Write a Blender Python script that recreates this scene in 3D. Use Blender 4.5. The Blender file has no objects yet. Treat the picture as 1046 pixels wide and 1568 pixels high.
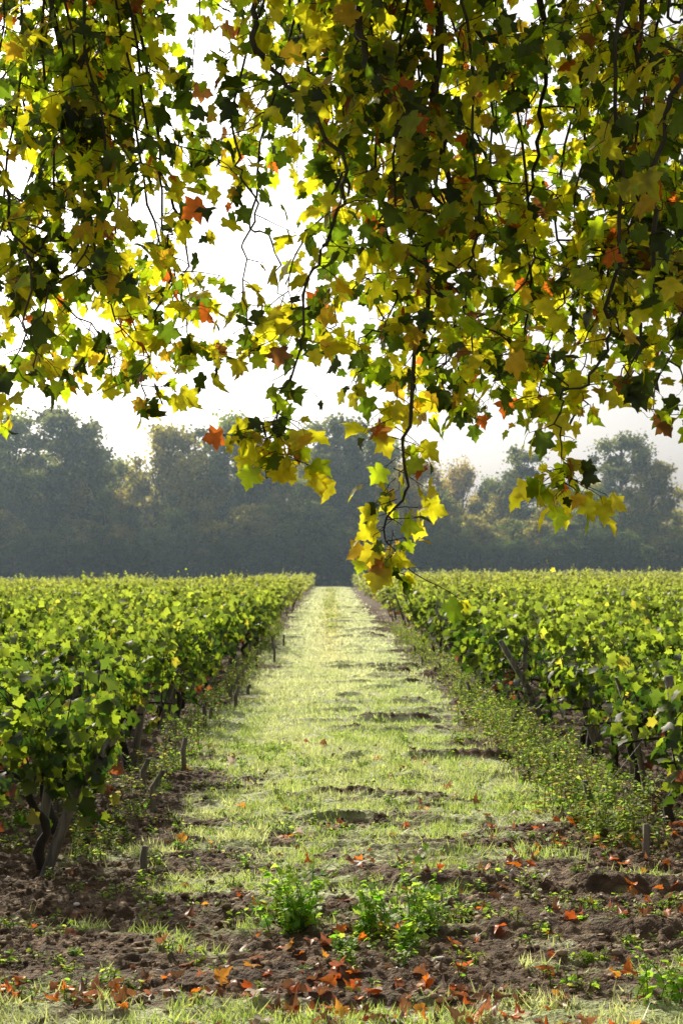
import bpy, math, random
import numpy as np
R = np.random.default_rng(7)
random.seed(7)
CAMH = 1.7
scene = bpy.context.scene

# ------------------------------------------------------------------ helpers
def link(o):
    scene.collection.objects.link(o); return o
def empty(name, loc=(0,0,0)):
    e = bpy.data.objects.new(name, None); e.location = loc; e.empty_display_size = 0.3
    return link(e)
def mesh_np(name, V, F, mat=None, col=None, parent=None, smooth=False, make=True):
    V = np.asarray(V, dtype=np.float32); F = np.asarray(F, dtype=np.int32)
    k = F.shape[1]
    me = bpy.data.meshes.new(name)
    me.vertices.add(len(V)); me.vertices.foreach_set('co', V.ravel())
    me.loops.add(F.size); me.loops.foreach_set('vertex_index', F.ravel())
    me.polygons.add(len(F)); me.polygons.foreach_set('loop_start', np.arange(0, F.size, k, dtype=np.int32))
    me.update(calc_edges=True)
    if smooth:
        me.polygons.foreach_set('use_smooth', np.ones(len(F), dtype=bool))
    if col is not None:
        c = np.ones((len(V), 4), dtype=np.float32); c[:, :3] = col
        a = me.attributes.new('Col', 'FLOAT_COLOR', 'POINT'); a.data.foreach_set('color', c.ravel())
    if mat: me.materials.append(mat)
    if not make: return me
    o = link(bpy.data.objects.new(name, me))
    if parent: o.parent = parent
    return o
def nrm(v):
    return v / (np.linalg.norm(v, axis=-1, keepdims=True) + 1e-9)

_lat = {}
def vnoise(x, y, seed=0):
    if seed not in _lat:
        _lat[seed] = np.random.default_rng(1000+seed).random((257, 257))
    L = _lat[seed]
    x = np.asarray(x, float); y = np.asarray(y, float)
    xi = np.floor(x).astype(int); yi = np.floor(y).astype(int)
    fx = x-xi; fy = y-yi; fx = fx*fx*(3-2*fx); fy = fy*fy*(3-2*fy)
    a = L[xi % 256, yi % 256]; b = L[(xi+1) % 256, yi % 256]; c = L[xi % 256, (yi+1) % 256]; d = L[(xi+1) % 256, (yi+1) % 256]
    return (a*(1-fx)+b*fx)*(1-fy)+(c*(1-fx)+d*fx)*fy
def fbm(x, y, seed=0, o=4):
    s = 0; a = 0.5; t = 0
    for i in range(o):
        s = s + a*vnoise(x*2**i+17*i, y*2**i+31*i, seed+i); t += a; a *= 0.55
    return s/t
def sat(x): return np.clip(x, 0, 1)
def sstep(a, b, x):
    t = sat((x-a)/(b-a)); return t*t*(3-2*t)

# ------------------------------------------------------------------ leaf templates
half = [(0.02,0.0),(0.2,-0.08),(0.42,0.02),(0.38,0.14),(0.32,0.22),(0.44,0.32),(0.61,0.49),(0.46,0.52),(0.36,0.60),(0.23,0.59),(0.27,0.75),(0.12,0.85)]
def make_tmpl(h, tip, c, fold=0.22, droop=0.35):
    pts = [c] + h + [tip] + [(-x, y) for x, y in reversed(h)]
    P = np.array([(x, y, fold*abs(x) - droop*(x*x + (y-0.3)**2)*0.9) for x, y in pts])
    n = len(pts)-1
    F = np.array([(0, 1+i, 1+(i+1) % n) for i in range(n)])
    return P, F
T_PLANE = make_tmpl(half, (0, 1.05), (0, 0.35))
T_VINE = make_tmpl([(0.06,0.04),(0.3,-0.1),(0.42,0.18),(0.33,0.3),(0.52,0.55),(0.26,0.66)], (0, 0.95), (0, 0.32))
T_MID = make_tmpl([(0.3,0.0),(0.48,0.5)], (0, 0.95), (0, 0.35))
T_FAR = (np.array([(0,0,0),(0.45,0.4,-.05),(0,0.95,0.0),(-0.45,0.45,-.05)]), np.array([(0,1,2),(0,2,3)]))
T_OVAL = make_tmpl([(0.16,0.15),(0.27,0.45),(0.17,0.8)], (0, 1.0), (0, 0.45), 0.2, 0.3)

def leafbatch(name, P, T, N, S, C, tmpl, mat, parent=None, curl=None, make=True):
    TV, TF = tmpl
    n = len(P); T = nrm(T); N = N - (N*T).sum(1, keepdims=True)*T; N = nrm(N); B = np.cross(T, N)
    if curl is None: curl = R.uniform(0.3, 2.2, n)
    S = np.asarray(S)[:, None, None]
    asym = R.uniform(0.8, 1.15, n)[:, None, None]
    zz = TV[None, :, 2, None] * curl[:, None, None] + (TV[None, :, 0, None]*TV[None, :, 1, None])*R.normal(0, .4, n)[:, None, None]
    V = P[:, None, :] + S*(TV[None, :, 0, None]*B[:, None, :]*asym + TV[None, :, 1, None]*T[:, None, :] + zz*N[:, None, :])
    k = len(TV)
    F = TF[None] + (np.arange(n)*k)[:, None, None]
    C = np.repeat(C, k, axis=0)
    return mesh_np(name, V.reshape(-1, 3), F.reshape(-1, 3), mat, C, parent, make=make)

class Tubes:
    def __init__(s): s.V = []; s.F = []; s.n = 0
    def add(s, pts, r, sides=6):
        pts = np.asarray(pts, float); m = len(pts); r = np.broadcast_to(r, (m,)) if np.ndim(r) == 0 else np.asarray(r)
        d = nrm(np.gradient(pts, axis=0))
        up = np.array([0.31, 0.17, 0.93]) if abs(d[0][2]) < .8 else np.array([0.9, 0.3, 0.1])
        u = nrm(np.cross(d, up)); v = np.cross(d, u)
        a = np.linspace(0, 2*np.pi, sides, endpoint=False)
        ring = pts[:, None] + r[:, None, None]*(np.cos(a)[None, :, None]*u[:, None] + np.sin(a)[None, :, None]*v[:, None])
        s.V.append(ring.reshape(-1, 3))
        i = np.arange(m-1)[:, None]*sides; j = np.arange(sides)[None]; j2 = (j+1) % sides
        f = np.stack([i+j, i+j2, i+sides+j2, i+sides+j], -1).reshape(-1, 4) + s.n
        s.F.append(f); s.n += m*sides
    def build(s, name, mat, parent=None, smooth=True, make=True):
        return mesh_np(name, np.concatenate(s.V), np.concatenate(s.F), mat, None, parent, smooth, make)

def smoothpoly(pts, n):
    pts = np.asarray(pts, float); q = np.linspace(0, len(pts)-1, n)
    P = np.pad(pts, ((1, 1), (0, 0)), mode='reflect', reflect_type='odd')
    out = []
    for x in q:
        i = min(int(x), len(pts)-2); f = x-i; p0, p1, p2, p3 = P[i], P[i+1], P[i+2], P[i+3]
        out.append(0.5*((2*p1)+(-p0+p2)*f+(2*p0-5*p1+4*p2-p3)*f*f+(-p0+3*p1-3*p2+p3)*f**3))
    return np.array(out)

# ------------------------------------------------------------------ materials
def newmat(name):
    m = bpy.data.materials.new(name); m.use_nodes = True; nt = m.node_tree; nt.nodes.clear()
    return m, nt, nt.nodes, nt.links
def leafmat(name, dif=0.35, tr=1.0, mix=0.5, gloss=0.06, rough=0.4, nscale=25, nd=1, lo=.6, hi=1.4):
    m, nt, N, L = newmat(name)
    out = N.new('ShaderNodeOutputMaterial')
    at = N.new('ShaderNodeAttribute'); at.attribute_name = 'Col'
    tc = N.new('ShaderNodeTexCoord'); no = N.new('ShaderNodeTexNoise'); no.inputs['Scale'].default_value = nscale; no.inputs['Detail'].default_value = nd
    L.new(tc.outputs['Object'], no.inputs['Vector'])
    mr = N.new('ShaderNodeMapRange'); mr.inputs['To Min'].default_value = lo; mr.inputs['To Max'].default_value = hi
    L.new(no.outputs['Fac'], mr.inputs['Value'])
    def scaled(f):
        v = N.new('ShaderNodeVectorMath'); v.operation = 'SCALE'
        L.new(at.outputs['Color'], v.inputs[0]); k = N.new('ShaderNodeMath'); k.operation = 'MULTIPLY'
        L.new(mr.outputs['Result'], k.inputs[0]); k.inputs[1].default_value = f; L.new(k.outputs[0], v.inputs['Scale'])
        return v.outputs[0]
    d = N.new('ShaderNodeBsdfDiffuse'); t = N.new('ShaderNodeBsdfTranslucent'); g = N.new('ShaderNodeBsdfGlossy')
    g.inputs['Roughness'].default_value = rough; g.inputs['Color'].default_value = (1, .97, .9, 1)
    L.new(scaled(dif), d.inputs['Color']); L.new(scaled(tr), t.inputs['Color'])
    mx = N.new('ShaderNodeMixShader'); mx.inputs[0].default_value = mix
    L.new(d.outputs[0], mx.inputs[1]); L.new(t.outputs[0], mx.inputs[2])
    m2 = N.new('ShaderNodeMixShader'); m2.inputs[0].default_value = gloss
    L.new(mx.outputs[0], m2.inputs[1]); L.new(g.outputs[0], m2.inputs[2]); L.new(m2.outputs[0], out.inputs[0])
    return m
def simplemat(name, c1, c2, scale=8, rough=0.9, bump=0.3, stretch=(1, 1, 1)):
    m, nt, N, L = newmat(name)
    out = N.new('ShaderNodeOutputMaterial'); p = N.new('ShaderNodeBsdfPrincipled')
    tc = N.new('ShaderNodeTexCoord'); mp = N.new('ShaderNodeMapping'); mp.inputs['Scale'].default_value = stretch
    no = N.new('ShaderNodeTexNoise'); no.inputs['Scale'].default_value = scale; no.inputs['Detail'].default_value = 6
    L.new(tc.outputs['Object'], mp.inputs[0]); L.new(mp.outputs[0], no.inputs['Vector'])
    cr = N.new('ShaderNodeValToRGB'); cr.color_ramp.elements[0].position = .35; cr.color_ramp.elements[1].position = .65
    cr.color_ramp.elements[0].color = (*c1, 1); cr.color_ramp.elements[1].color = (*c2, 1)
    L.new(no.outputs['Fac'], cr.inputs[0]); L.new(cr.outputs[0], p.inputs['Base Color'])
    p.inputs['Roughness'].default_value = rough
    b = N.new('ShaderNodeBump'); b.inputs['Strength'].default_value = bump; b.inputs['Distance'].default_value = .02
    L.new(no.outputs['Fac'], b.inputs['Height']); L.new(b.outputs[0], p.inputs['Normal'])
    L.new(p.outputs[0], out.inputs[0]); return m

M_LEAF = leafmat('plane_leaf', 0.07, 1.0, 0.85, 0.025, .4, 22, 3, .45, 1.5)
M_VINE = leafmat('vine_leaf', 0.18, 1.0, 0.65, 0.035, .45, 12)
M_GRASS = leafmat('grass_blade', 0.8, 1.0, 0.6, 0.06, .4, 3)
M_FALL = leafmat('fallen_leaf', 0.8, 1.2, 0.45, 0.04, .4, 30)
M_TREE = leafmat('forest_leaf', 0.45, 1.0, 0.55, 0.01, .6, 0.4)
M_BARK = simplemat('branch_bark', (.018, .014, .010), (.05, .04, .03), 14, .9, .4, (1, 1, .3))
M_PBARK = simplemat('plane_bark', (.12, .11, .08), (.25, .24, .18), 5, .9, .4)
M_POST = simplemat('weathered_wood', (.08, .07, .055), (.25, .22, .18), 30, .95, .5, (1, 1, .08))
M_WIRE = simplemat('wire', (.1, .1, .1), (.2, .2, .2), 5, .5, 0)
M_STONE = leafmat('stone', 1, 0.0, 0.0, 0.015, .5, 40)

# ------------------------------------------------------------------ terrain
ROW0 = 8.5
def gbase(x, y):
    return (-0.45*sstep(30, 110, y)*sstep(1.5, 8, -x) + 0.12*sstep(20, 110, y)*sstep(2, 9, x))
def ridges(x, y):
    ph = (y - ROW0 - 0.5 + 0.8*(fbm(x*0.6, y*0.3, 3, 3)-.5)) % 1.0
    prof = np.where(ph > .5, np.exp(-((ph-0.5)/0.24)**2), np.exp(-((ph-0.5)/0.07)**2))
    rowi = np.floor(y-ROW0)
    sel = vnoise(rowi*7.3+0*x, 3.3+0*x, 9); sel2 = vnoise(rowi*5.1+.5+0*x, 8.3+0*x, 10)
    amp = sstep(-0.5, 0.5, x + 1.9*(sel-.5))*(.3+1.1*sel2) + 0.6*sstep(0.3, 1.3, -x+1.1*(sel2-.5))
    amp = amp*sstep(.30, .62, fbm(x*2.2, y*0.8, 12, 3))*(1-.7*sstep(1.5, 2.0, x))
    return prof*amp*0.105*(1-0.25*sstep(25, 60, y))*sstep(5.6, 7, y)*(.5+.5*sstep(9, 13, y))
def soilrough(x, y):
    near = 1-sstep(18, 35, y)
    furrow = (fbm(x*0.55, y*5.0, 20, 3)-.5)*0.12*(1-sstep(9.5, 13, y))
    cr = 1-np.abs(2*fbm(x*13, y*13, 24, 3)-1)
    clod = (cr-.6)*0.038 + (vnoise(x*26, y*26, 30)-.5)*0.026 + (vnoise(x*47, y*47, 31)-.5)*.020
    return furrow, clod*near
def gmask(x, y):
    n = fbm(x*1.6, y*2.4, 40, 4); n2 = fbm(x*6, y*9, 45, 3)
    w = 1 - sstep(0.65, 1.85, np.abs(x-0.12 + .5*(fbm(y*.5, y*0+2, 50, 2)-.5)))
    along = 0.46*sstep(5.6, 7.4, y) + 0.44*sstep(8.0, 13.0, y)
    m = w*along + 0.66*(1-sstep(5.0, 5.9, y+0.5*(n-.5)))
    m = m + 0.10*sstep(14, 22, y)*w
    m = m + (n-.5)*1.3*(1-0.4*sstep(11, 18, y)) + (n2-.5)*0.75
    m = m - 9.0*np.maximum(ridges(x, y)-0.022, 0)
    return sat(m*1.15)
def gz(x, y, full=True):
    f, c = soilrough(x, y); m = gmask(x, y)
    return gbase(x, y) + ridges(x, y) + f*(1-.6*m) + c*(1-0.7*m) + 0.02*m

xs = np.concatenate([[-700, -300, -120, -60], np.linspace(-40, -6, 30), np.arange(-5.8, -3, .12), np.arange(-3, 3.3, .016), np.arange(3.3, 6, .12), np.linspace(6.2, 40, 30), [60, 120, 300, 700]])
ys = np.concatenate([[-300, -60, -20, -6, 0, 2, 3], np.arange(3.6, 12, .015), np.arange(12, 24, .035), np.arange(24, 60, .09), np.linspace(60, 125, 90), [150, 220, 400, 900]])
X, Y = np.meshgrid(xs, ys)
Z = gz(X, Y); Mk = gmask(X, Y)
far = (np.abs(X) > 12) | (Y < 2.5) | (Y > 126)
Z = np.where(far, gbase(X, Y), Z)
nx, ny = len(xs), len(ys)
idx = np.arange(nx*ny).reshape(ny, nx)
F = np.stack([idx[:-1, :-1], idx[:-1, 1:], idx[1:, 1:], idx[1:, :-1]], -1).reshape(-1, 4)
colr = np.stack([Mk, sstep(10, 30, Y), sstep(119, 124, Y)], -1).reshape(-1, 3)
m, nt, N, L = newmat('soil_and_turf')
out = N.new('ShaderNodeOutputMaterial'); p = N.new('ShaderNodeBsdfPrincipled'); p.inputs['Roughness'].default_value = .9
at = N.new('ShaderNodeAttribute'); at.attribute_name = 'Col'; sp = N.new('ShaderNodeSeparateColor'); L.new(at.outputs['Color'], sp.inputs[0])
tc = N.new('ShaderNodeTexCoord')
def noise(s, d=6):
    n = N.new('ShaderNodeTexNoise'); n.inputs['Scale'].default_value = s; n.inputs['Detail'].default_value = d
    L.new(tc.outputs['Object'], n.inputs['Vector']); return n
def ramp(src, cols):
    c = N.new('ShaderNodeValToRGB')
    while len(c.color_ramp.elements) < len(cols): c.color_ramp.elements.new(.5)
    for e, (ps, co) in zip(c.color_ramp.elements, cols): e.position = ps; e.color = (*co, 1)
    L.new(src, c.inputs[0]); return c.outputs[0]
def mixc(f, a, b_, mode='MIX'):
    x = N.new('ShaderNodeMix'); x.data_type = 'RGBA'; x.blend_type = mode
    if isinstance(f, float): x.inputs[0].default_value = f
    else: L.new(f, x.inputs[0])
    for s_, v in ((x.inputs['A'], a), (x.inputs['B'], b_)):
        if isinstance(v, tuple): s_.default_value = (*v, 1)
        else: L.new(v, s_)
    return x.outputs['Result']
n1 = noise(9); n2 = noise(2.2); n3 = noise(55, 5); n4 = noise(.9, 3)
soil = ramp(n1.outputs['Fac'], [(.3, (.050, .027, .012)), (.55, (.115, .068, .034)), (.75, (.30, .20, .12))])
turf = ramp(n2.outputs['Fac'], [(.3, (.30, .36, .12)), (.5, (.50, .52, .26)), (.7, (.62, .62, .38))])
turf = mixc(.5, turf, ramp(n3.outputs['Fac'], [(.35, (.35, .35, .3)), (.6, (1, 1, 1))]), 'MULTIPLY')
turf = mixc(.7, turf, ramp(n4.outputs['Fac'], [(.38, (.6, .66, .5)), (.55, (1, 1, 1))]), 'MULTIPLY')
rr = ramp(sp.outputs[0], [(.3, (0, 0, 0)), (.6, (1, 1, 1))])
col = mixc(rr, soil, turf)
col = mixc(sp.outputs[2], col, (.03, .035, .015))
L.new(col, p.inputs['Base Color'])
b = N.new('ShaderNodeBump'); b.inputs['Strength'].default_value = 1; b.inputs['Distance'].default_value = .03
L.new(n3.outputs['Fac'], b.inputs['Height']); L.new(b.outputs[0], p.inputs['Normal']); L.new(p.outputs[0], out.inputs[0])
mesh_np('ground', np.stack([X, Y, Z], -1).reshape(-1, 3), F, m, colr, smooth=True)

# ------------------------------------------------------------------ clods and pebbles
def ico():
    import bmesh
    bm = bmesh.new(); bmesh.ops.create_icosphere(bm, subdivisions=1, radius=1)
    V = np.array([v.co[:] for v in bm.verts]); F = np.array([[v.index for v in f.verts] for f in bm.faces]); bm.free(); return V, F
IV, IF = ico()
def lumps(name, n, xr, yr, smin, smax, c0, c1, keep, pale=0.04, flat=.6):
    x = R.uniform(*xr, n); y = R.uniform(*yr, n); k = R.random(n) < keep(x, y); x = x[k]; y = y[k]; n = len(x)
    s = smin + (smax-smin)*R.random(n)**5
    V = IV[None]*(1+R.normal(0, .3, (n, len(IV), 1)))*R.uniform(.5, 1.4, (n, 1, 3))
    V[:, :, 2] *= flat
    a = R.uniform(0, 6.28, n); ca, sa = np.cos(a)[:, None], np.sin(a)[:, None]
    V = np.stack([V[..., 0]*ca-V[..., 1]*sa, V[..., 0]*sa+V[..., 1]*ca, V[..., 2]], -1)*s[:, None, None]
    V += np.stack([x, y, gz(x, y)+s*.1], -1)[:, None]
    t = R.random((n, 1)); C = np.array(c0)*(1-t)+np.array(c1)*t
    pl = R.random(n) < pale; C[pl] = np.array([.6, .54, .48])*R.uniform(.6, 1.1, (pl.sum(), 1))
    F = IF[None]+(np.arange(n)*len(IV))[:, None, None]
    return mesh_np(name, V.reshape(-1, 3), F.reshape(-1, 3), M_STONE, np.repeat(C, len(IV), 0))
lumps('soil_clods', 52000, (-2.8, 3.0), (4.8, 12.5), .004, .021, (.05, .03, .016), (.42, .30, .20), lambda x, y: (1.15-gmask(x, y))*sstep(.35, .6, fbm(x*1.5, y*7, 90, 3)), pale=.07)  # lighter clod colours paint in sunlit tops; the pale ones are pebbles

# ------------------------------------------------------------------ grass
def grass():
    P = []; S = []; Wd = []; C = []
    for (y0, y1, dens, h, w) in [(4.5, 9, 3500, .046, .004), (9, 15, 2500, .042, .005), (15, 28, 1100, .045, .009), (28, 55, 320, .055, .018), (55, 116, 80, .07, .035)]:
        hw = 2.4 if y0 < 15 else 2.3
        n = int(dens*(y1-y0)*2*hw)
        x = R.uniform(-hw, hw+.2, n); y = R.uniform(y0, y1, n)
        mk = gmask(x, y); cl = fbm(x*7, y*7, 60, 2)
        k = R.random(n) < sstep(.32, .75, mk)*(0.12+1.3*sstep(.38, .6, cl))
        x, y, cl = x[k], y[k], cl[k]; n = len(x)
        hh = h*R.uniform(.4, 1.3, n)*(0.5+1.1*cl)
        P.append(np.stack([x, y, gz(x, y)-.003], -1)); S.append(hh); Wd.append(np.full(n, w)*R.uniform(.6, 1.4, n))
        t = R.random((n, 1)); big = sstep(.4, .62, fbm(x*.9, y*.35, 66, 3))[:, None]
        c = np.array([.26, .42, .05])*(1-t)+np.array([.64, .70, .18])*t
        c = c*(1-.5*big)+np.array([.82, .80, .38])*.5*big
        dew_sheen = sstep(10, 32, y)[:, None]*.6; c = c*(1-dew_sheen)+np.array([.92, .92, .62])*dew_sheen  # dewy sheen of the farther track painted into the blade colour
        cen = np.exp(-((x+.02)/.3)**2)[:, None]*sstep(18, 35, y)[:, None]
        c = c*(1-.5*cen)+np.array([.80, .68, .22])*.5*cen
        C.append(c)
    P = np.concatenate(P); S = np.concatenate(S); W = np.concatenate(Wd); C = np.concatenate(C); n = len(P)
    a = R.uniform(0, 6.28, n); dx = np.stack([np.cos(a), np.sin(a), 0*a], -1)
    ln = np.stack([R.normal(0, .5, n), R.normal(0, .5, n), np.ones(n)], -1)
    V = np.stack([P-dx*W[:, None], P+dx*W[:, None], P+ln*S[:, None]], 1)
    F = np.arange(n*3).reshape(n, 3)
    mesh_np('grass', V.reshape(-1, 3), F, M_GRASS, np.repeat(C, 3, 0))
grass()

# ------------------------------------------------------------------ vineyard
def vine_cols(n, z, y0):
    t = R.random((n, 1))**1.9; C = np.array([.05, .13, .010])*(1-t)+np.array([.46, .58, .03])*t
    y = R.random(n) < .02; C[y] = np.array([.72, .64, .05])
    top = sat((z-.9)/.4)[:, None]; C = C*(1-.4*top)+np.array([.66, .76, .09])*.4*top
    C = C*(.5+.5*sat((z-.3)/.6))[:, None]  # low leaves darkened: shade inside the rows put into leaf colour
    rd = (R.random(n) < .10) & (z < .55); C[rd] = np.array([.35, .10, .03])
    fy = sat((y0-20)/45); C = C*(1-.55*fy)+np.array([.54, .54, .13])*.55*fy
    return C
def build_field(side, x0, name):
    e = empty(name)
    near = [[] for _ in range(5)]; mid = [[] for _ in range(5)]; farl = [[] for _ in range(5)]
    wood = Tubes(); posts = Tubes(); wires = Tubes()
    r = 0; y0 = ROW0 + (-.6 if side < 0 else -.1)
    while y0 < 116:
        xe = x0 + R.normal(0, .11)
        xl = 0.25*y0+5; Ln = xl-xe
        if y0 < 17: dens, size, tg = 660, .078, near
        elif y0 < 36: dens, size, tg = 300, .110, mid
        else: dens, size, tg = (95 if y0 < 70 else 50), (.15 if y0 < 70 else .22), farl
        n = int(dens*Ln); u = R.uniform(-.05, Ln, n)
        top = 1.05+.8*(fbm(u*1.4, u*0+r*3.7, 70, 3)-.5)
        q = R.random(n)**.75; z = .25+(top-.25)*q
        bushy = fbm(u*2.2+5, z*2.5+r*9, 75, 2)
        thick = .22*np.sin(np.pi*sat(.18+q*.72))*(0.5+1.0*bushy)*sstep(-.12, .3, u)+.05
        k = (R.random(n) < sstep(.38, .56, bushy)+.06) & ((z > .52) | (R.random(n) < .28))
        u, z, thick, q = u[k], z[k], thick[k], q[k]; n = len(u)
        sgn = R.choice([-1, 1], n); off = sgn*thick*R.uniform(.35, 1.15, n)
        ns = int(Ln*3.2 if y0 < 60 else Ln*1.0); su = R.uniform(0, Ln, ns); sl = R.uniform(.06, .30, ns)*np.where(R.random(ns) < .14, 1.9, 1); kk = 7
        f = np.tile(np.linspace(.1, 1, kk), ns); su2 = np.repeat(su, kk); sz = 1.0+.8*(fbm(su2*1.4, su2*0+r*3.7, 70, 3)-.5)+f*np.repeat(sl, kk)
        lean = np.repeat(R.normal(0, .12, ns), kk)*f
        u = np.concatenate([u, su2+lean]); z = np.concatenate([z, sz]); off = np.concatenate([off, np.repeat(R.normal(0, .08, ns), kk)+R.normal(0, .03, ns*kk)])
        szm = np.concatenate([np.ones(n), np.repeat(1, ns*kk)*(1.0-.55*f)]); n = len(u)
        x = side*(xe+u); y = y0+off+.05*np.sin(u*1.3+r)
        P = np.stack([x, y, z+gbase(x, y)], -1)
        Nn = np.stack([R.normal(0, .6, n), np.sign(off)*.6+R.normal(0, .55, n), R.uniform(-.1, 1.0, n)], -1)
        Tt = np.stack([R.normal(0, .6, n), np.sign(off)*.35+R.normal(0, .4, n), -R.uniform(.0, 1.0, n)], -1)
        Nn[:, 0] -= side*sstep(.3, 0, u)*.8
        S = size*R.uniform(.5, 1.45, n)*szm
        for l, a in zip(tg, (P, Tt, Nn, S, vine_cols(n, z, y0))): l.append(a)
        if y0 < 60:
            g = float(gbase(side*xe, y0))
            if R.random() < .8:
                bx = xe+.44+R.normal(0, .09); tx = bx-.28+R.normal(0, .12); yy = y0-.08+R.normal(0, .07); rr_ = .028+R.uniform(-.006, .008); hp = R.uniform(.75, 1.0)
                posts.add([(side*bx, yy, g-.1), (side*(bx*.5+tx*.5), yy+.01, g+.5), (side*tx, yy+R.normal(0, .04), g+hp), (side*tx, yy, g+hp+.002)], [rr_, rr_*.95, rr_*.85, .001], 7)
            else: tx = xe+.3; yy = y0
            if y0 < 30:
                ax = xe-.12+R.normal(0, .08); h = R.uniform(.12, .32)
                posts.add([(side*ax, yy-.05, g-.1), (side*(ax+.01), yy-.05, g+h*.6), (side*(ax+R.normal(0, .03)), yy-.05, g+h), (side*ax, yy-.05, g+h+.002)], [.022, .022, .020, .001], 6)
                wires.add([(side*ax, yy-.05, g+.12), (side*tx, yy, g+.75)], .002, 4)
                for hz in (.5, .74): wires.add([(side*tx, yy, g+hz), (side*(xl), y0, g+hz)], .0018, 4)
                px = xe+4
                while px < xl:
                    posts.add([(side*px, y0, g-.1), (side*px+.02, y0, g+1.0), (side*px+.02, y0, g+1.002)], [.03, .028, .001], 6); px += 4
        if y0 < 32:
            ux = xe+.35
            while ux < min(xl, xe+8):
                g = float(gbase(side*ux, y0)); jx = R.normal(0, .03, 6); jy = R.normal(0, .025, 6); hs = [-.05, .12, .25, .38, .5, .6]
                pts = [(side*ux+jx[i]*(i > 0)+side*.03*i*(R.random()-.3), y0+jy[i], g+hs[i]) for i in range(6)]
                wood.add(smoothpoly(pts, 12), np.linspace(.034, .018, 12)+R.normal(0, .003, 12), 7)
                for sgn2 in (-1, 1):
                    p0 = pts[4]; wood.add(smoothpoly([p0, (p0[0]+sgn2*.15, p0[1], p0[2]+.06), (p0[0]+sgn2*.38, p0[1], p0[2]+.02+R.normal(0, .03))], 7), np.linspace(.017, .008, 7), 6)
                for c in range(5):
                    bx2 = p0[0]+R.uniform(-.35, .35); wood.add(smoothpoly([(bx2, p0[1], p0[2]), (bx2+R.normal(0, .06), p0[1]+R.normal(0, .05), p0[2]+.25), (bx2+R.normal(0, .1), p0[1]+R.normal(0, .09), p0[2]+.5)], 6), np.linspace(.006, .003, 6), 4)
                ux += R.uniform(.85, 1.1)
        y0 += 1.0; r += 1
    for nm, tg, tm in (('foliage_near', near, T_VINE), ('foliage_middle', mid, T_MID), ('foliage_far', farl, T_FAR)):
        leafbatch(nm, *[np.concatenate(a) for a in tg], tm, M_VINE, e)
    wood.build('vine_trunks', M_BARK, e); posts.build('posts_and_stakes', M_POST, e); wires.build('trellis_wires', M_WIRE, e)
build_field(-1, 1.36, 'grapevine_rows')
build_field(1, 1.86, 'grapevine_rows')

# ------------------------------------------------------------------ weeds
def weeds(name, centers, hgt, nst, lsize, cols, mat=M_VINE, spread=.1, tm=T_OVAL, dn=3.2):
    e = empty(name); st = Tubes(); P = []; T = []; Nn = []; S = []; C = []
    for (cx, cy, sc) in centers:
        g = float(gz(np.array([cx]), np.array([cy]))[0])
        for i in range(max(1, int(nst*R.uniform(.6, 1.3)))):
            h = hgt*sc*R.uniform(.4, 1.1); a = R.uniform(0, 6.28); ln = R.uniform(.1, .8)*h
            bx, by = cx+R.normal(0, spread*sc), cy+R.normal(0, spread*sc)
            p0 = np.array([bx, by, g-.01]); p2 = p0+np.array([math.cos(a)*ln, math.sin(a)*ln, h]); p1 = (p0+p2)/2+np.array([-math.cos(a)*ln*.2, -math.sin(a)*ln*.2, h*.12])
            pts = smoothpoly([p0, p1, p2], 6); st.add(pts, np.linspace(.0028, .0012, 6), 4)
            nl = max(4, int(h/lsize*dn))
            for j in range(nl):
                f = (j+.7)/nl; q = pts[min(5, int(f*5))]*(1-(f*5 % 1))+pts[min(5, int(f*5)+1)]*(f*5 % 1)
                b = R.uniform(0, 6.28)
                P.append(q); T.append((math.cos(b), math.sin(b), R.uniform(-.3, .7))); Nn.append((R.normal(0, .4), R.normal(0, .4), 1)); S.append(lsize*R.uniform(.5, 1.2)*(1.1-.4*f))
                C.append(np.array(cols[R.integers(len(cols))])*R.uniform(.75, 1.2))
    st.build('stems', M_STEM, e); leafbatch('leaves', np.array(P), np.array(T, float), np.array(Nn, float), np.array(S), np.array(C), tm, mat, e)
M_STEM = simplemat('stem_green', (.06, .09, .02), (.12, .14, .04), 20, .8, 0)
M_WEED = leafmat('weed_leaf', 0.4, 1.0, 0.6, 0.03, .5, 20)
green = [(.28, .60, .03), (.46, .76, .05), (.62, .84, .07)]
weeds('bramble_weed', [(-.16, 6.65, 1.0), (-.22, 6.95, .8), (-.12, 6.75, .5), (-.26, 6.8, .45), (-.2, 6.6, .8)], .30, 11, .052, green, M_WEED, spread=.06, tm=T_VINE)
weeds('bramble_weed', [(.22, 6.55, .9), (.38, 6.65, 1.05), (.48, 6.85, .8), (.34, 6.35, .5), (.42, 6.6, .8), (.12, 6.5, .4), (.06, 6.2, .3), (.30, 6.15, .3)], .30, 11, .052, green, M_WEED, spread=.07, tm=T_VINE)
weeds('bramble_weed', [(1.25, 5.5, .9), (1.38, 5.45, .8)], .22, 10, .045, green, M_WEED, spread=.06, tm=T_VINE)
n = 1500; sx = R.uniform(-2.4, 2.4, n); sy = 5.5+8.5*R.random(n)
k = R.random(n) < sstep(.3, .62, fbm(sx*1.3, sy*2, 80, 3)); sx, sy = sx[k], sy[k]
weeds('seedling_weeds', [(a, b_, R.uniform(.3, 1.0)) for a, b_ in zip(sx, sy)], .08, 5, .038, green+[(.6, .62, .1)], M_WEED, spread=.035)
wc = [(.26, .48, .04), (.40, .62, .06), (.56, .68, .10), (.60, .50, .12)]
cs = []
for y in np.arange(8.6, 40, .10):
    for _ in range(3 if y < 18 else 1): cs.append((1.78+R.normal(0, .17), y+R.normal(0, .1), R.uniform(.3, 1.1)*(1 if R.random() < .5 else .4)))
weeds('roadside_weeds', cs, .40, 4, .044, wc, M_WEED, spread=.10, dn=5)
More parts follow.
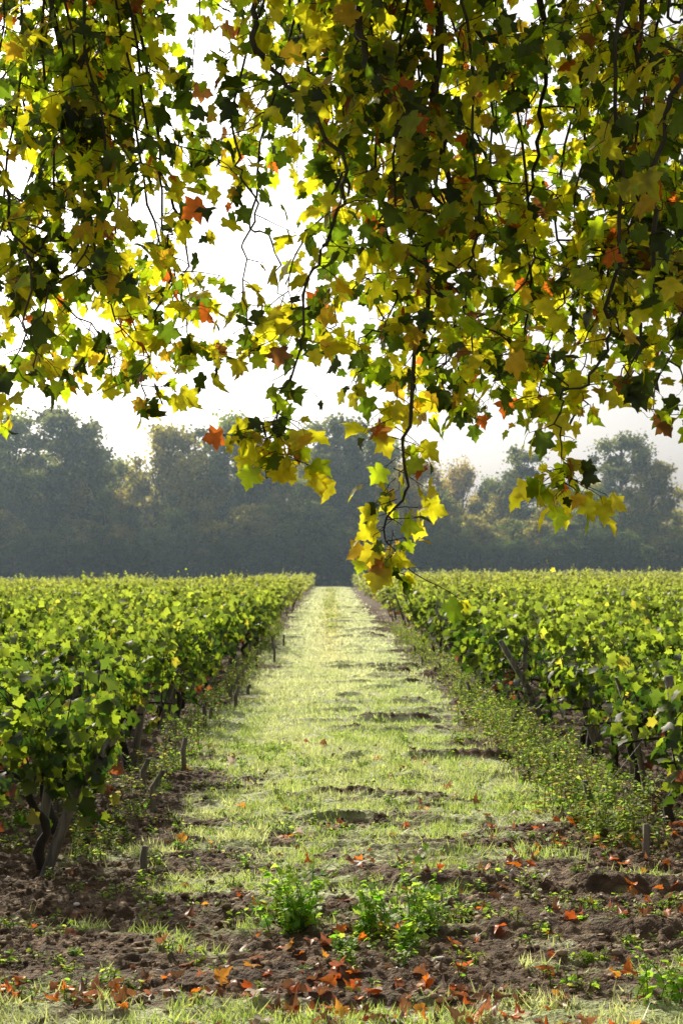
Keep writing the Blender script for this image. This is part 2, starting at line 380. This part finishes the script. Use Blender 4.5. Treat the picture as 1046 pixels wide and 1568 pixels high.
cs = [(-1.42+R.normal(0, .12), y, R.uniform(.25, .9)) for y in np.arange(8.2, 40, .14)]
weeds('roadside_weeds', cs, .34, 4, .044, wc, M_WEED, spread=.10, dn=5)
cs = [(.0+R.normal(0, .18), y, R.uniform(.4, 1.2)) for y in R.uniform(35, 105, 90)]
weeds('track_weeds', cs, .22, 6, .08, wc, M_WEED, spread=.2, dn=4)

# ------------------------------------------------------------------ fallen leaves
def fallen():
    n = 4600; x = R.uniform(-2.2, 2.4, n); y = 4.9+9*R.random(n)**2.0
    d = 0.50*np.exp(-((y-5.55)/.28)**2)*(0.3+.9*np.exp(-((x-.15)/.8)**2)) + .07 + .28*np.exp(-((x-.12)/.4)**2)*(y < 9) + .30*(y > 6.6)*(y < 9.8)*(x > 1.0)
    k = R.random(n) < d*(.15+1.6*sstep(.40, .62, fbm(x*3, y*3, 85, 2))); x, y = x[k], y[k]; n = len(x)
    P = np.stack([x, y, gz(x, y)+R.uniform(.006, .03, n)], -1)
    a = R.uniform(0, 6.28, n); T = np.stack([np.cos(a), np.sin(a), R.normal(0, .4, n)], -1); Nn = np.stack([R.normal(0, .7, n), R.normal(0, .7, n), np.where(R.random(n) < .5, 1, -1)], -1)
    cols = np.array([(.75, .20, .02), (.55, .11, .02), (.75, .33, .04), (.22, .09, .035), (.32, .12, .06), (.14, .07, .035), (.55, .42, .35)])
    C = cols[R.choice(7, n, p=[.16, .13, .09, .22, .20, .14, .06])]*R.uniform(.7, 1.15, (n, 1))
    leafbatch('fallen_leaves', P, T, Nn, R.uniform(.03, .078, n), C, T_PLANE, M_FALL, curl=R.uniform(1.5, 5, n))
fallen()

# ------------------------------------------------------------------ plane tree
tree = empty('plane_tree', (2.3, -2.2, 0))
trunk = Tubes(); br = Tubes()
LP, LT, LN, LS, LC = [], [], [], [], []
pal = np.array([(.60, .78, .015), (.95, .88, .02), (.16, .26, .010), (1.0, .86, .025), (.98, .62, .03), (.85, .20, .02), (.42, .17, .04), (.06, .10, .008)])  # darkest greens stand in for shaded leaves, shade put into colour
def addleaf(p, out, warm):
    w = np.array([.21, .21, .24, .07, .02, .02, .025, .205])
    w = w*(1-warm)+np.array([.17, .33, .06, .31, .09, .02, .01, .01])*warm
    c = pal[R.choice(8, p=w/w.sum())]*R.uniform(.6, 1.0)
    t = out*R.uniform(.3, 1)+np.array([R.normal(0, .45), R.normal(0, .45), -R.uniform(.0, 1.1)])
    t /= np.linalg.norm(t)
    pet = t*R.uniform(.02, .06)+np.array([0, 0, .01])
    br.add([p, p+pet*.6+np.array([0, 0, .006]), p+pet], [.0016, .0013, .0011], 3)
    LP.append(p+pet); LT.append(t); LN.append(np.array([R.normal(0, .8), R.normal(0, .7), R.uniform(0, 1.0)])+out*.4)
    LS.append(.040+.080*R.random()); LC.append(c)
def twig(p, d, length, r, warm, depth=0, pl=.76, sub=.24):
    n = max(3, int(length/.05)); pts = [p]; d = d/np.linalg.norm(d)
    for i in range(n):
        d = d+np.array([R.normal(0, .22), R.normal(0, .22), -.09+R.normal(0, .14)]); d /= np.linalg.norm(d)
        pts.append(pts[-1]+d*length/n)
    pts = np.array(pts); br.add(pts, np.linspace(r, r*.4, len(pts)), 4)
    for i in range(1, len(pts)):
        if R.random() < pl or i == len(pts)-1:
            a = R.uniform(0, 6.28); out = np.array([math.cos(a), math.sin(a), R.normal(0, .3)])
            addleaf(pts[i], out*.7+d*.5, warm)
        if depth < 2 and R.random() < sub and length > .22:
            a = R.uniform(0, 6.28)
            twig(pts[i], d*.5+np.array([math.cos(a), math.sin(a), -.1]), length*R.uniform(.35, .6), r*.6, warm, depth+1, pl)
def clear(p):
    return fbm(p[0]*1.5+p[1]*.35+3, p[2]*1.5+p[1]*.3, 120, 2) < .42
def hang(pts, r0, spread0, spread1, step=.085, warm=0.0, r1=.003, start=0.0, thin=.22, big=.08):
    P = smoothpoly(pts, 6*len(pts)); w_ = np.cumsum(R.normal(0, .020, P.shape), 0); w_ -= np.linspace(0, 1, len(P))[:, None]*w_[-1]; P = P+w_
    L_ = len(P); br.add(P, np.linspace(r0, r1, L_)*R.uniform(.85, 1.15, L_), 6)
    seg = np.linalg.norm(np.diff(P, axis=0), axis=1); s = np.concatenate([[0], np.cumsum(seg)]); tot = s[-1]; q = start
    while q < tot:
        i = min(np.searchsorted(s, q), L_-1); f = q/tot; a = R.uniform(0, 6.28)
        q += step*R.uniform(.5, 1.5)
        if R.random() < thin*(1-f): continue
        if clear(P[i]) and R.random() < .7 and f < .93: continue
        d = np.array([math.cos(a), math.sin(a), R.uniform(-.6, .35)])
        if R.random() < big and f < .75:
            a = (0 if R.random() < .5 else math.pi)+R.normal(0, .6)
            twig(P[i], np.array([math.cos(a), math.sin(a), R.uniform(.0, .6)]), R.uniform(.5, .95), .006, sat(warm*(.3+f)), 0, .62, .26); continue
        ln = (spread0*(1-f)+spread1*f)*R.uniform(.5, 1.25)
        twig(P[i], d, max(ln, .06), .0045-.002*f, sat(warm*(.3+f)))
    for _ in range(3):
        a = R.uniform(0, 6.28); addleaf(P[-1], np.array([math.cos(a), math.sin(a), -.5]), warm)
TR = np.array([2.3, -2.2, 0.])
trunk.add(smoothpoly([TR+(0, 0, -.1), TR+(0.02, 0, .3), TR+(-.05, .05, 1.8), TR+(-.1, .2, 3.6), TR+(-.2, .5, 4.4)], 22), np.concatenate([[.46, .40], np.linspace(.33, .26, 20)]), 16)
TT = TR+(-.2, .5, 4.3)
scaf = [
 [TT, (1.2, 1.5, 5.4), (.5, 5, 5.7), (.3, 8.5, 6.0), (.2, 11.5, 6.9)],
 [TT, (0.0, 1, 5.5), (-1.4, 4.5, 5.5), (-1.3, 8, 5.8), (-1.6, 11.5, 6.8)],
 [TT, (2.3, 2, 5.5), (1.7, 5, 5.4), (1.9, 8.5, 5.9), (2.4, 11.5, 6.9)],
 [TT, (3.8, 1, 5.5), (4.6, 4.5, 5.4), (5.0, 8.5, 5.4)],
 [TT, (-.8, -.5, 5.7), (-3.4, 2.5, 5.7), (-4.6, 6, 5.4)],
 [TT, (2.4, -4.5, 6), (2.8, -7, 6.2)], [TT, (2.2, -1.6, 6.4), (1.9, -1.4, 8.6)],
]
SP = []
for s_ in scaf:
    q = smoothpoly(s_, 40); SP.append(q); br.add(q, np.linspace(.15, .03, 40), 10)
SPa = np.concatenate(SP)
def conn(p):
    p = np.array(p, float); c = SPa[(SPa[:, 2] > p[2]+.2)]; dd = np.abs(c-p)@np.array([1, 1, .4]); t = c[np.argmin(dd)]
    return [t, (t+p)/2+np.array([0, 0, .25])]
def H(pts, r0=.014, s0=.5, s1=.15, step=.085, warm=.2):
    hang(conn(pts[0])+[np.array(q, float) for q in pts], r0, s0, s1, step, warm)
def Y(d, l): return [(x, d+dy, z+.08) for x, z, dy in l]
# long strand in the middle, with the leafy tip
H(Y(6.2, [(.165,4.09,.1),(.18,3.81,0),(.194,3.52,0),(.265,3.15,.05),(.28,2.87,0),(.265,2.5,-.05),(.27,2.10,0),(.29,1.85,0),(.26,1.66,.02)]), .022, .5, .12, .040, .45)
for z0 in np.arange(1.68, 2.55, .045):
    a = R.uniform(0, 6.28); twig(np.array([.27+R.normal(0, .01), 6.2, z0]), np.array([math.cos(a), math.sin(a)*.7, -.35]), (.07+.13*sat((z0-1.6)/.7))*R.uniform(.6, 1.3), .0025, .6, 1, .95)
br.add(smoothpoly([(.26, 6.2, 1.75), (.38, 6.2, 1.66), (.50, 6.2, 1.60), (.56, 6.2, 1.56)], 8), np.linspace(.003, .0015, 8), 4)
for k in range(3): addleaf(np.array([.56, 6.2, 1.56]), np.array([R.normal(0, .4), R.normal(0, .4), -.6]), .9)
H(Y(6.5, [(.52,4.06,0),(.55,3.6,0),(.58,3.3,.1),(.56,2.95,.1),(.6,2.5,.1)]), .028, .5, .2, .085, .1)
H(Y(7.0, [(1.04,4.4,0),(1.0,3.93,0),(.91,3.5,.1),(.94,2.97,0),(.9,2.6,0)]), .022, .5, .2, .085, .1)
H(Y(5.5, [(1.36,3.66,0),(1.28,3.3,0),(1.22,2.8,0),(1.2,2.55,0),(1.17,2.38,0)]), .018, .4, .14, .10, .1)
# strand left of centre ending in a yellow bunch
H(Y(6.0, [(-.32,4.0,0),(-.31,3.7,0),(-.16,3.46,0),(-.02,3.18,.1),(-.07,2.9,0),(-.16,2.6,0),(-.20,2.35,0),(-.22,2.18,0)]), .016, .42, .14, .08, .5)
for k in range(16):
    a = R.uniform(0, 6.28); twig(np.array([-.22, 6.0, 2.36-.014*k]), np.array([math.cos(a)*1.2, .6*math.sin(a), -.25]), R.uniform(.1, .26), .003, .9, 1, .95)
H(Y(6.5, [(-1.18,3.9,0),(-1.1,3.5,0),(-1.12,3.17,0),(-1.06,2.85,0),(-.9,2.65,0)]), .016, .5, .14, .08, .2)
H(Y(5.8, [(-1.4,3.5,0),(-1.25,2.9,0),(-1.3,2.45,0)]), .012, .45, .12, .08, .2)
H(Y(7.5, [(-.99,3.93,0),(-.8,3.4,0),(-.75,3.0,0)]), .014, .5, .15, .08, .2)
H(Y(7.5, [(.46,4.45,0),(.53,3.5,0),(.6,2.85,0),(.63,2.5,0)]), .014, .5, .15, .085, .2)
# strand on the right ending in a yellow bunch
H(Y(6.0, [(1.14,3.87,0),(1.08,2.95,0),(1.0,2.45,0),(.95,2.25,0),(.97,2.08,0)]), .014, .42, .10, .075, .5)
for k in range(11):
    a = R.uniform(0, 6.28); twig(np.array([.98, 6.0, 2.14-.012*k]), np.array([math.cos(a)*1.2, .6*math.sin(a), -.2]), R.uniform(.08, .22), .003, .9, 1, .9)
H(Y(8.0, [(.86,4.45,0),(.93,3.5,0),(.97,2.75,0)]), .014, .5, .2, .085, .2)
H(Y(8.0, [(-.1,4.6,0),(.05,3.7,0),(-.03,3.1,0)]), .014, .5, .16, .08, .2)
H(Y(7.2, [(1.5,4.2,0),(1.42,3.4,0),(1.35,2.75,0)]), .014, .5, .15, .085, .2)
# the curtain of thinner hanging shoots
for x, y, z in [(-1.30,6.2,2.56),(-1.42,7.2,2.74),(-1.02,6.6,2.62),(-.82,6.3,2.46),(-.67,7.0,2.80),(-.39,6.5,2.80),(-.23,7.4,2.85),(.0,6.8,2.84),(.11,7.0,2.62),(.43,6.6,2.48),
                (.72,7.4,2.54),(.77,6.4,2.52),(1.04,7.0,2.44),(1.14,6.3,2.42),(1.42,7.0,2.62),(1.47,6.5,2.42),(1.68,6.8,2.38),(-1.6,6.9,2.5),(-1.15,7.8,2.8),(-.95,7.0,2.66),(1.25,7.6,2.62),(.55,7.8,2.75),(.3,7.4,2.7)]:
    L_ = R.uniform(.7, 1.2); sx_ = R.normal(0, .22)
    H([(x+sx_, y, z+L_), (x+sx_*1.2+R.normal(0, .05), y+R.normal(0, .1), z+L_*.6), (x+sx_*.4, y+R.normal(0, .1), z+L_*.3), (x, y, z)], .008, .42, .19, .080, .3)
# upper mass at varied depth
for i in range(19):
    y = R.uniform(6.0, 10.5); x = R.uniform(-.27, .30)*y
    zt = 1.7+y*.41+R.uniform(0, .3); L_ = R.uniform(.4, 1.3)*y/7; dx_ = R.normal(0, .35)
    H([(x, y, zt), (x+dx_*.6, y+R.normal(0, .2), zt-L_*.45), (x+dx_, y+R.normal(0, .2), zt-L_)], .011, .5, .25, .085, .1)
# canopy outside the view (overhead and to both sides)
for i in range(28):
    x = R.uniform(-5, 6); y = R.uniform(-3, 8); zt = R.uniform(4.9, 5.6)
    if abs(x) < .3*y+.3 and y > 3: zt = max(zt, 1.7+.42*y+1.4)
    if y < 3.2: zt = R.uniform(4.6, 6)
    hang([(x, y, zt+.5), (x+R.normal(0, .2), y+R.normal(0, .3), zt), (x+R.normal(0, .3), y+R.normal(0, .3), zt-.7)], .012, .5, .3, .14, .1)
LPa = np.array(LP)
to = trunk.build('trunk', M_PBARK, tree); bo = br.build('branches', M_BARK, tree)
lo = leafbatch('foliage', LPa, np.array(LT), np.array(LN), np.array(LS), np.array(LC), T_PLANE, M_LEAF, tree)
for o in (to, bo, lo): o.location = (-2.3, 2.2, 0)
print('leaves', len(LP))

# ------------------------------------------------------------------ distant trees
def forest_tree(kind, seed):
    r = np.random.default_rng(seed); tb = Tubes(); lob = []
    if kind == 'pine':
        tb.add(smoothpoly([(0, 0, -.02), (.01, 0, .35), (r.normal(0, .02), .01, .7), (r.normal(0, .03), 0, .93)], 12), np.linspace(.017, .006, 12), 7)
        for i in range(22):
            a = r.uniform(0, 6.28); z = r.uniform(.58, .95); rr = r.uniform(.03, .17)*(1.25-z)*2.2
            c = np.array([math.cos(a)*rr, math.sin(a)*rr, z]); lob.append((c, r.uniform(.035, .075), .75))
            tb.add([(0, 0, z-.08), c], [.005, .002], 5)
        dens = 300
    else:
        tb.add(smoothpoly([(0, 0, -.02), (.01, 0, .25), (r.normal(0, .02), 0, .5), (r.normal(0, .03), 0, .8)], 12), np.linspace(.022, .006, 12), 7)
        w = r.uniform(.18, .26); z0 = .04 if kind == 'bush' else .16
        for i in range(46):
            a = r.uniform(0, 6.28); z = r.uniform(z0, .95); env = w*math.sin(math.pi*min(1, max(.12, (z-z0+.08)/(1.06-z0))))**.6
            rr = env*math.sqrt(r.random()); c = np.array([math.cos(a)*rr, math.sin(a)*rr, z]); lob.append((c, r.uniform(.03, .09), r.uniform(.6, 1.3)))
            if i % 2: tb.add([(0, 0, max(.15, z-.18)), c], [.006, .002], 5)
        dens = 230
    Pl, Nl, Cl = [], [], []
    for c, rad, fl in lob:
        n = int(dens*(rad/.07)**2)+20; v = r.normal(0, 1, (n, 3)); v /= np.linalg.norm(v, axis=1, keepdims=True)
        d = rad*r.uniform(.3, 1.15, (n, 1))*(1+.4*r.normal(0, 1, (n, 1))*.7); p = c+v*d*np.array([1, 1, fl])
        Pl.append(p); Nl.append(v+r.normal(0, .8, (n, 3))); tone = r.uniform(.5, 1.5)*(.5+.7*c[2])  # tone rises with height: sunlit crown tops painted into leaf colour
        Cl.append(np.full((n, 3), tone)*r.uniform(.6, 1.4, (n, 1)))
    P = np.concatenate(Pl); Nn = np.concatenate(Nl); Cc = np.concatenate(Cl); n = len(P)
    return tb, (P, r.normal(0, 1, (n, 3)), Nn, np.full(n, .020)*r.uniform(.5, 1.4, n), Cc)
forest = empty('distant_woodland', (0, 140, 0))
tints = {'dark': (.10, .14, .03), 'green': (.20, .24, .04), 'olive': (.42, .38, .07), 'ochre': (.46, .36, .06), 'pine': (.17, .19, .05)}
vari = []
for kind, tint, sd in [('b', 'dark', 1), ('b', 'green', 2), ('b', 'olive', 3), ('b', 'ochre', 4), ('b', 'green', 5), ('pine', 'pine', 6), ('pine', 'pine', 7), ('bush', 'dark', 8), ('bush', 'dark', 9)]:
    tb, fo = forest_tree(kind, sd)
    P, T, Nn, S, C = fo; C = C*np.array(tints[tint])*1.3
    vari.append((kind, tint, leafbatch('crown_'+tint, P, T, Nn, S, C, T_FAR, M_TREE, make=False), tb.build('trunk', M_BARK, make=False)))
def ftree(i, x, y, h, wx=1.0):
    k, t, a, b_ = vari[i]
    for me, nm in ((a, 'crown'), (b_, 'tree_trunk')):
        o = link(bpy.data.objects.new(nm, me)); o.parent = forest; o.location = (x, y-140, 0)
        o.rotation_euler = (0, 0, R.uniform(0, 6.28)); o.scale = (h*wx, h*wx, h)
prof = [(-80, 15), (-33, 16), (-30, 16.0), (-24, 15), (-21.5, 13), (-18.6, 9.5), (-16.5, 13), (-12, 14), (-8, 15.0), (-3, 15.5), (2, 15), (8, 13.5), (12, 11.5), (18, 12), (24, 11.5), (28, 12.0), (31, 11.0), (34, 8.5), (40, 8.5), (80, 13)]
px_, ph_ = zip(*prof)
def hh(x): return float(np.interp(x, px_, ph_))
x = -75.
while x < 75:
    ftree(7+int(R.random() < .3), x, 128.5+R.uniform(-1, 1), R.uniform(3.2, 5.5), 1.6); x += R.uniform(.9, 1.5)
for rank, (yy, sc, st) in enumerate([(132, .5, 2.8), (135, .72, 3.4), (140, .92, 3.4), (147, .98, 3.4), (155, .9, 4.0)]):
    x = -75+R.uniform(0, 3)
    while x < 75:
        i = int(R.choice([0, 1, 2, 3, 4, 7], p=[.24, .24, .24, .05, .16, .07]))
        ftree(i, x, yy+R.uniform(-1.5, 1.5), hh(x)*sc*R.uniform(.76, 1.1), R.uniform(.8, 1.2) if rank > 0 else 1.6)
        x += st*R.uniform(.6, 1.3)
for x, h, i in [(-31, 17.0, 4), (-25.5, 18.0, 5), (-23.5, 16.2, 6), (-16.3, 16.4, 2), (-12.5, 15.8, 6), (-9.5, 16.8, 4), (-7.8, 16, 6), (0.2, 17.4, 5), (2.5, 16, 1), (18.5, 13.9, 6), (28.5, 15.6, 5), (31.0, 12.8, 2), (-45, 17, 5), (-60, 16, 6), (48, 14, 5), (60, 15, 6)]:
    ftree(i, x, 138+R.uniform(-1, 3), h, 1.05)

# ------------------------------------------------------------------ morning haze
m, nt, N, L = newmat('haze'); out = N.new('ShaderNodeOutputMaterial'); v = N.new('ShaderNodeVolumeScatter')
v.inputs['Color'].default_value = (.66, .85, 1.0, 1); v.inputs['Density'].default_value = .0015; v.inputs['Anisotropy'].default_value = .3
L.new(v.outputs[0], out.inputs['Volume'])
bx = np.array([(x, y, z) for x in (-110, 110) for y in (60, 175) for z in (-1.5, 22)], float)
mesh_np('morning_haze', bx, [(0, 1, 3, 2), (4, 6, 7, 5), (0, 4, 5, 1), (2, 3, 7, 6), (0, 2, 6, 4), (1, 5, 7, 3)], m)

# ------------------------------------------------------------------ light
EL, AZ = math.radians(34), math.radians(-24)   # azimuth from +Y, negative = left
w = bpy.data.worlds.new('World'); scene.world = w; w.use_nodes = True; nt = w.node_tree; nt.nodes.clear()
sk = nt.nodes.new('ShaderNodeTexSky'); sk.sky_type = 'NISHITA'; sk.sun_disc = False; sk.sun_elevation = EL; sk.sun_rotation = AZ
sk.air_density = 1.0; sk.dust_density = 6.0; sk.altitude = 50
hs = nt.nodes.new('ShaderNodeHueSaturation'); hs.inputs['Saturation'].default_value = .25
bg = nt.nodes.new('ShaderNodeBackground'); bg.inputs['Strength'].default_value = .135
ow = nt.nodes.new('ShaderNodeOutputWorld')
nt.links.new(sk.outputs[0], hs.inputs['Color']); nt.links.new(hs.outputs[0], bg.inputs[0]); nt.links.new(bg.outputs[0], ow.inputs[0])
sl = bpy.data.lights.new('sun', 'SUN'); sl.energy = 5; sl.angle = math.radians(.5); sl.color = (1, .93, .76)
so = link(bpy.data.objects.new('sun', sl))
from mathutils import Vector
d = Vector((math.sin(AZ)*math.cos(EL), math.cos(AZ)*math.cos(EL), math.sin(EL)))
so.rotation_euler = d.to_track_quat('Z', 'Y').to_euler()
so.location = d*50

# ------------------------------------------------------------------ camera
cam = bpy.data.cameras.new('camera'); cam.sensor_fit = 'VERTICAL'; cam.sensor_height = 36; cam.sensor_width = 24; cam.lens = 50
cam.shift_y = 84/1568; cam.shift_x = 16/1568; cam.clip_end = 3000
cam.dof.use_dof = True; cam.dof.focus_distance = 6.6; cam.dof.aperture_fstop = 7
co = link(bpy.data.objects.new('camera', cam)); co.location = (0, 0, CAMH); co.rotation_euler = (math.radians(90), 0, 0)
scene.camera = co
scene.view_settings.view_transform = 'Standard'; scene.view_settings.look = 'None'; scene.view_settings.exposure = 0
